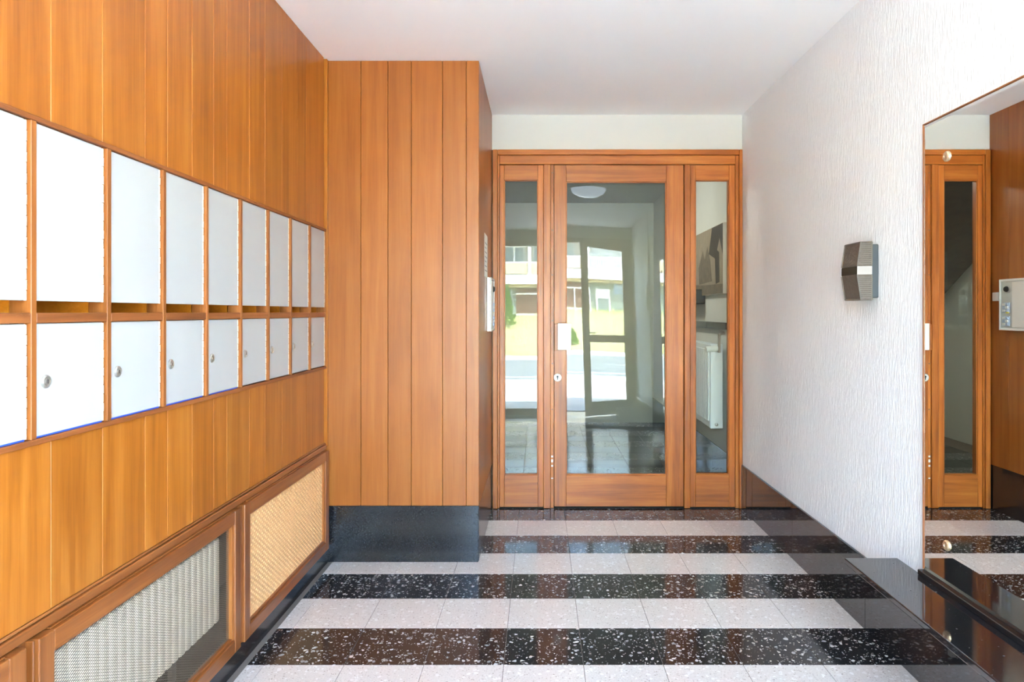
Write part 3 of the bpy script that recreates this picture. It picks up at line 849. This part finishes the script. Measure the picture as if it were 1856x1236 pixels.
print_poly('print_ground', [(0.005, 0.006), (0.99, 0.006), (0.99, 0.22), (0.5, 0.16), (0.005, 0.14)], M['sepia_mid'], 0.0003)
print_poly('print_roof', [(0.01, 0.99), (0.26, 0.99), (0.34, 0.62), (0.18, 0.52), (0.08, 0.80), (0.01, 0.55)], M['sepia_dark'], 0.0004)
print_poly('print_doorway', [(0.08, 0.17), (0.17, 0.15), (0.19, 0.55), (0.14, 0.64), (0.09, 0.60)], M['sepia_dark'], 0.0004)
print_poly('print_trees', [(0.26, 0.20), (0.60, 0.18), (0.62, 0.44), (0.50, 0.70), (0.45, 0.55), (0.38, 0.74), (0.30, 0.50)], M['sepia_mid'], 0.0005)
bx_ = thing('wall_box', (1.30, 6.2, 1.40), 'small black box on the hall wall under the picture', 'box')
box('case', 1.27, XR - 0.0005, 5.70, 6.05, 1.395, 1.515, M['rubber'], bx_, 0.006)
box('front_plate', 1.264, 1.27, 5.72, 6.03, 1.405, 1.505, M['iron'], bx_, 0.002)

st = thing('staircase', (-1.1, 7.1, 1.3), 'dark upper stair flight with iron railing on the left of the hall', 'staircase')
def flight_z(y): return 1.36 + (7.95 - y) * 0.62
for i in range(8):
    y1_ = 7.95 - 0.27 * i
    box('step', -1.599, -0.62, y1_ - 0.30, y1_, flight_z(y1_) + 0.005, flight_z(y1_) + 0.165, M['stair'], st, 0.003)
box('landing', -1.599, -0.62, 7.951, 8.299, 1.20, 1.36, M['stair'], st, 0.003)
strg = MB()
for x in (-0.62, -0.58):
    strg.v += [(x, 8.299, 1.16), (x, 8.299, 1.40), (x, 7.95, 1.46), (x, 5.95, 2.639), (x, 5.78, 2.639), (x, 5.78, 2.49), (x, 7.95, 1.16)]
strg.f = [tuple(range(7)), tuple(range(13, 6, -1))] + [(i, (i + 1) % 7, 7 + (i + 1) % 7, 7 + i) for i in range(7)]
strg.build('stringer', M['iron'], st)
sof = MB()
for x in (-1.599, -0.621):
    sof.v += [(x, 7.95, 1.16), (x, 7.95, 1.22), (x, 5.78, 2.56), (x, 5.78, 2.50)]
sof.f = [(0, 1, 2, 3), (7, 6, 5, 4), (0, 4, 5, 1), (1, 5, 6, 2), (2, 6, 7, 3), (3, 7, 4, 0)]
sof.build('soffit', M['stair'], st)
for i in range(7):
    y = 8.2 - 0.26 * i; z0_ = max(1.36, flight_z(y)) + 0.05
    if z0_ > 2.5: break
    b_ = MB(); b_.tube((-0.60, y, z0_ - 0.05), (-0.60, y, min(z0_ + 0.85, ZC - 0.03)), 0.010, 6); b_.build('baluster', M['iron'], st)
for dzr in (0.30, 0.60, 0.88):
    y2 = 7.95 - (2.60 - 1.41 - dzr) / 0.62
    hrl = MB(); hrl.tube((-0.60, 8.29, 1.41 + dzr), (-0.60, 7.95, 1.41 + dzr), 0.014, 8); hrl.tube((-0.60, 7.95, 1.41 + dzr), (-0.60, y2, 2.60), 0.014, 8)
    hrl.build('handrail' if dzr > 0.8 else 'bar', M['iron'], st)

# ------------------------------------------------------------------ lobby things that show in the glass, plus an added hall lamp
dl = thing('ceiling_lamp', (0.53, 2.30, ZC), 'round frosted dome lamp on the lobby ceiling, mirrored in the door glass', 'lamp')
lathe('ring', (0.53, 2.30, ZC), (0, 0, -1), [(0.19, 0), (0.19, 0.018), (0.175, 0.022)], M['plastic_white'], dl, 40)
lathe('dome', (0.53, 2.30, ZC - 0.020), (0, 0, -1), [(0.180, 0)] + [(0.180 * math.cos(t * R(90) / 9), 0.085 * math.sin(t * R(90) / 9)) for t in range(1, 10)], M['dome'], dl, 40)
hd = thing('ceiling_lamp', (0.35, 5.75, ZC - 0.02), 'added dome lamp, out of view, that brightens the stair hall', 'lamp')  # added fill lamp above the view, brightens the hall behind the glass
lathe('ring', (0.35, 5.75, ZC - 0.02), (0, 0, -1), [(0.19, 0), (0.19, 0.018), (0.175, 0.022)], M['plastic_white'], hd, 40)
lathe('dome', (0.35, 5.75, ZC - 0.040), (0, 0, -1), [(0.180, 0)] + [(0.180 * math.cos(t * R(90) / 9), 0.085 * math.sin(t * R(90) / 9)) for t in range(1, 10)], M['hall_fill_dome'], hd, 40)
cd = thing('cable_duct', (XR, 0.92, 0.3), 'white cable duct with switch box on the right wall, mirrored in the door glass', 'cable duct')
box('duct', XR - 0.018, XR - 0.0005, 0.905, 0.935, 0.299, ZC - 0.001, M['plastic_white'], cd, 0.002)
box('switch_box', XR - 0.055, XR - 0.0182, 0.86, 0.98, 1.45, 1.72, M['plastic_white'], cd, 0.006, 2)
cb = thing('cardboard_box', (1.18, 0.13, 0.0), 'low brown cardboard box on the floor by the right wall', 'box')
box('carton', 1.00, 1.33, 0.02, 0.26, 0.0012, 0.14, M['card'], cb, 0.003)
box('tape', 1.0, 1.33, 0.125, 0.165, 0.1402, 0.1412, M['sepia_light'], cb)

# ------------------------------------------------------------------ street entrance behind the camera
wf = thing('wall_front', (0.1, YF, 0), 'street front of the house above and beside the entrance', 'wall', kind=S)
box('header', -1.6, 1.6, YF - 0.2, YF - 0.02, 2.50, ZC, M['header'], wf)
box('sun_block_mass', -9.0, 9.0, YF - 0.25, 8.4, ZC + 0.2, 3.3, M['own_facade'], wf)  # unseen mass added to block the sun, kept low so the pavement stays sunlit
box('side_pier', -9.0, -0.75, YF - 0.2, YF - 0.02, 0, ZC + 0.2, M['own_facade'], wf)  # unseen pier, widened inward to cut daylight on the near mailboxes
box('side_pier', 1.36, 9.0, YF - 0.2, YF - 0.02, 0, ZC + 0.2, M['own_facade'], wf)
tf = thing('trim_3', (0.1, YF - 0.1, 0), 'brown wooden frame of the street entrance', 'door frame', kind=S)
box('jamb', -0.749, -0.69, YF - 0.14, YF - 0.04, 0.0, 2.50, M['entry_z'], tf, 0.002)
box('jamb', 1.30, 1.359, YF - 0.14, YF - 0.04, 0.0, 2.50, M['entry_z'], tf, 0.002)
box('head', -0.69, 1.30, YF - 0.14, YF - 0.04, 2.43, 2.499, M['entry_x'], tf, 0.002)
box('post', 0.295, 0.355, YF - 0.14, YF - 0.04, 0.0, 2.43, M['entry_z'], tf, 0.002)
box('bottom_rail', -0.69, 0.295, YF - 0.14, YF - 0.04, 0.0, 0.09, M['entry_x'], tf, 0.002)
w3 = thing('window_3', (-0.38, YF - 0.09, 0.09), 'large fixed pane beside the street entrance door', 'window', kind=S)
box('pane', -0.69, 0.295, YF - 0.093, YF - 0.087, 0.09, 2.43, M['clear'], w3)
d2 = thing('door_2', (1.29, YF - 0.03, 0.0), 'brown glazed street door standing ajar, mirrored in the inner door', 'door', kind=S)
X0, X1, Yl = 1.29 - 0.91, 1.29, YF - 0.03
box('stile', X0, X0 + 0.10, Yl - 0.02, Yl + 0.02, 0.012, 2.42, M['entry_z'], d2, 0.002)
box('stile', X1 - 0.09, X1, Yl - 0.02, Yl + 0.02, 0.012, 2.42, M['entry_z'], d2, 0.002)
box('top_rail', X0 + 0.1, X1 - 0.09, Yl - 0.02, Yl + 0.02, 2.31, 2.42, M['entry_x'], d2, 0.002)
box('mid_rail', X0 + 0.1, X1 - 0.09, Yl - 0.02, Yl + 0.02, 1.01, 1.11, M['entry_x'], d2, 0.002)
box('bottom_rail', X0 + 0.1, X1 - 0.09, Yl - 0.02, Yl + 0.02, 0.012, 0.20, M['entry_x'], d2, 0.002)
box('pane', X0 + 0.1, X1 - 0.09, Yl - 0.003, Yl + 0.003, 0.20, 1.01, M['clear'], d2)
box('pane', X0 + 0.1, X1 - 0.09, Yl - 0.003, Yl + 0.003, 1.11, 2.31, M['clear'], d2)
hp = box('handle_plate', X0 + 0.03, X0 + 0.07, Yl + 0.02, Yl + 0.026, 0.95, 1.22, M['steel'], d2, 0.001)
hl = MB(); hl.tube((X0 + 0.05, Yl + 0.026, 1.14), (X0 + 0.05, Yl + 0.07, 1.14), 0.009, 8); hl.tube((X0 + 0.05, Yl + 0.07, 1.14), (X0 + 0.17, Yl + 0.07, 1.14), 0.009, 8)
hl.build('lever', M['steel'], d2)
d2.rotation_euler.z = R(-40)

# ------------------------------------------------------------------ street
def YD_(D): return 9.38 - D
tag(box('pavement', -60, 60, -7.6, YF - 0.2, -0.25, -0.012, M['paving']), 'grey paved footway in front of the house', 'pavement', kind=S)
tag(box('road', -80, 80, -22.2, -7.6, -0.30, -0.10, M['asphalt']), 'grey asphalt road across the street view', 'road', kind=S)
tag(box('pavement', -80, 80, -24.6, -22.2, -0.25, -0.01, M['band_white']), 'pale footway on the far side of the road', 'pavement', kind=S)
rm = [('solid', -9.0, 0.14), ('solid', -10.2, 0.14), ('dash', -14.9, 0.12)]
for kind_, y, w in rm:
    if kind_ == 'solid':
        tag(box('road_marking', -80, 80, y - w, y, -0.0998, -0.094, M['road_line']), 'solid white line along the near side of the road' if y > -10 else 'second solid white line beyond the near one', 'road marking', kind=S)
    else:
        t = thing('road_marking', (0, y, -0.1), 'dashed white centre line of the road', 'road marking', kind=S)
        for i in range(12):
            box('dash', -34 + 6 * i, -31 + 6 * i, y - w, y, -0.0998, -0.094, M['road_line'], t)
# grass bank
gb = MB()
def bank_z(y):
    t = min(1, max(0, (-24.6 - y) / 15.0)); return -0.02 + 2.3 * (t * t * (3 - 2 * t))
nx_, ny_ = 60, 14
vv, ff = [], []
for j in range(ny_ + 1):
    for i in range(nx_ + 1):
        x = -70 + 140 * i / nx_; y = -24.6 - 17.9 * j / ny_
        vv.append((x, y, bank_z(y) + random.uniform(-0.05, 0.05) * (0 < j)))
for j in range(ny_):
    for i in range(nx_):
        a = j * (nx_ + 1) + i; ff.append((a, a + 1, a + nx_ + 2, a + nx_ + 1))
tag(mesh('grass', vv, ff, M['grass'], smooth=True), 'sunlit dry grass bank across the road', 'grass', kind='stuff')
bv_, bf_ = [], []
for i in range(9000):
    x = random.uniform(-12, 22); y = -24.7 - random.random() ** 1.0 * 17.5; z = bank_z(y) - 0.05
    h = random.uniform(0.12, 0.42); w = random.uniform(0.015, 0.04); t = random.uniform(0, 6.28); l = random.uniform(-0.12, 0.12)
    n = len(bv_); c_, s_ = math.cos(t), math.sin(t)
    bv_ += [(x - w * c_, y - w * s_, z), (x + w * c_, y + w * s_, z), (x + l, y + l * 0.5, z + h)]
    bf_.append((n, n + 1, n + 2))
tag(mesh('tall_grass', bv_, bf_, M['grass_blade']), 'tall loose grass stalks on the bank across the road', 'grass', kind='stuff')

def bush(name, loc, h, r, label, n=1600):
    t = thing(name, loc, label, 'shrub', 'shrubs on the grass bank')
    v, f = [], []
    for i in range(n):
        q = random.random() ** 0.8
        a = random.uniform(0, 6.283); rr = r * (1 - q * 0.85) * math.sqrt(random.uniform(0.35, 1.0)) * (1 + 0.18 * math.sin(7 * a + 9 * q))
        p = Vector((loc[0] + rr * math.cos(a), loc[1] + rr * math.sin(a), loc[2] + 0.08 * h + q * h * 0.92))
        s = random.uniform(0.06, 0.14)
        d1 = Vector((random.uniform(-1, 1), random.uniform(-1, 1), random.uniform(-1, 1))).normalized(); d2_ = d1.orthogonal().normalized()
        k_ = len(v)
        v += [tuple(p - d1 * s), tuple(p + d2_ * s * 0.5), tuple(p + d1 * s), tuple(p - d2_ * s * 0.5)]
        f.append((k_, k_ + 1, k_ + 2, k_ + 3))
    mesh('foliage', v, f, M['leaf'], t)
    tr = MB(); tr.tube(loc, (loc[0], loc[1], loc[2] + h * 0.7), 0.06, 8, 0.02); tr.build('stem', M['trunk'], t)
bush('shrub', (-2.15, -33.5, bank_z(-33.5) - 0.05), 2.7, 0.75, 'tall cone shaped green shrub at the left of the street view')
bush('shrub', (1.7, -27.6, bank_z(-27.6) - 0.05), 0.85, 0.42, 'low bushy green shrub on the bank near the street door edge', 700)

# building across the road
BY = YD_(52.0)                                   # its front plane
bd_ = thing('apartment_building', (3.0, BY, 2.2), 'two storey building with beige balconies and white band across the road', 'building')
box('ground_wall', -24, 32, BY - 8, BY, 1.6, 4.62, M['facade'], bd_)
box('upper_wall', -24, 32, BY - 8, BY - 1.2, 5.44, 8.3, M['facade_up'], bd_)
box('floor_slab', -24, 32, BY - 8, BY + 0.9, 4.72, 5.42, M['band_white'], bd_)
box('fascia', -24, 32, BY - 0.5, BY + 0.5, 4.50, 4.719, M['parapet'], bd_)
box('roof_slab', -24.5, 32.5, BY - 8.3, BY + 0.9, 8.3, 8.7, M['band_white'], bd_)
box('roof', -24, 32, BY - 8, BY, 8.7, 9.1, M['facade'], bd_)
for (x0, x1) in ((-24, -16.2), (-16, -8.2), (-8, -0.9), (-0.6, 3.8)):
    box('parapet', x0, x1, BY + 0.62, BY + 0.74, 5.50, 6.28, M['parapet'], bd_)
    box('parapet_cap', x0, x1, BY + 0.60, BY + 0.76, 6.281, 6.40, M['band_white'], bd_)
for (x0, x1) in ((3.9, 12.0), (12.2, 20.0)):
    rl = box('railing_cap', x0, x1, BY + 0.64, BY + 0.70, 6.34, 6.42, M['band_white'], bd_)
    box('railing_foot', x0, x1, BY + 0.64, BY + 0.70, 5.50, 5.55, M['band_white'], rl)
    nb = int((x1 - x0) / 0.165)
    for i in range(nb):
        xx = x0 + (x1 - x0) * (i + 0.5) / nb
        box('baluster', xx - 0.024, xx + 0.024, BY + 0.65, BY + 0.69, 5.55, 6.34, M['band_white'], rl)
for x in (-16.1, -8.1, -0.75, 3.85, 12.1):
    box('pier', x - 0.12, x + 0.12, BY + 0.55, BY + 0.85, 5.43, 8.29, M['band_white'], bd_)
def far_window(x0, x1, z0, z1, y, cols, mat, name='window'):
    w = box(name, x0, x1, y, y + 0.06, z0, z1, M['band_white'], bd_)
    cw = (x1 - x0) / cols
    for i in range(cols):
        box('glass_pane', x0 + cw * i + 0.08, x0 + cw * (i + 1) - 0.08, y + 0.06, y + 0.075, z0 + 0.08, z1 - 0.08, mat, w)
yu = BY - 1.2
for x0, x1, n in ((-22, -19, 2), (-15, -12, 2), (-7.2, -4.4, 2), (-2.75, -1.15, 2), (-0.5, 0.1, 1), (1.1, 3.0, 2)):
    far_window(x0, x1, 6.35, 7.75, yu, n, M['window_dark'])
for x0, x1, n in ((4.15, 7.4, 4), (8.2, 11.4, 4), (13.2, 16.5, 4)):
    far_window(x0, x1, 5.46, 7.9, yu, n, M['curtain'], 'balcony_door')
# shopfronts on the ground floor
for x0, x1 in ((-1.75, 0.15), (1.6, 3.9), (-9.5, -6.8), (13.0, 16.0)):
    s_ = box('shopfront', x0, x1, BY, BY + 0.08, 2.0, 4.45, M['brickred'], bd_)
    box('shop_lintel', x0, x1, BY + 0.08, BY + 0.14, 3.98, 4.10, M['paper'], s_)
    n = max(2, int((x1 - x0) / 0.95))
    for i in range(n):
        a = x0 + (x1 - x0) * i / n
        box('shop_pane', a + 0.1, a + (x1 - x0) / n - 0.1, BY + 0.081, BY + 0.1, 2.75, 3.9, M['brickred'], s_)
    box('shop_base', x0 - 0.1, x1 + 0.1, BY + 0.08, BY + 0.16, 1.7, 2.55, M['band_white'], s_)
for x in (1.75, 2.75, 3.9):
    box('white_post', x - 0.05, x + 0.05, BY + 0.1, BY + 0.2, 1.7, 4.0, M['band_white'], bd_)
dd = box('entrance', 4.35, 5.45, BY, BY + 0.08, 1.7, 4.05, M['band_white'], bd_)
box('entrance_pane', 4.5, 5.3, BY + 0.08, BY + 0.1, 2.0, 3.35, M['window_dark'], dd)
far_window(-4.2, -2.9, 2.5, 4.0, BY, 2, M['window_dark'])
far_window(8.6, 11.0, 2.6, 4.0, BY, 3, M['window_dark'])
sg = box('shop_sign', 5.75, 7.35, BY, BY + 0.06, 3.72, 4.45, M['sign_blue'], bd_)
sg['label'] = 'blue shop sign with two blurred lines of white lettering'
x = 5.88
tl = MB()
for wdt, hh in ((0.12, 0.18), (0.10, 0.26), (0.13, 0.18), (0.10, 0.18), (0.12, 0.18), (0.09, 0.26), (0.12, 0.18)):
    tl.box(x, x + 0.035, BY + 0.06, BY + 0.07, 4.13, 4.13 + hh); tl.box(x + wdt - 0.03, x + wdt, BY + 0.06, BY + 0.07, 4.13, 4.31); tl.box(x, x + wdt, BY + 0.06, BY + 0.068, 4.13, 4.165)
    x += wdt + 0.06
tl.build('lettering', M['band_white'], sg)
tl = MB(); x = 5.88
for wdt in (0.07, 0.05, 0.08, 0.06, 0.07, 0.05, 0.07, 0.08, 0.06, 0.07):
    tl.box(x, x + wdt, BY + 0.06, BY + 0.068, 3.85, 3.95); x += wdt + 0.035
tl.build('lettering', M['band_white'], sg)
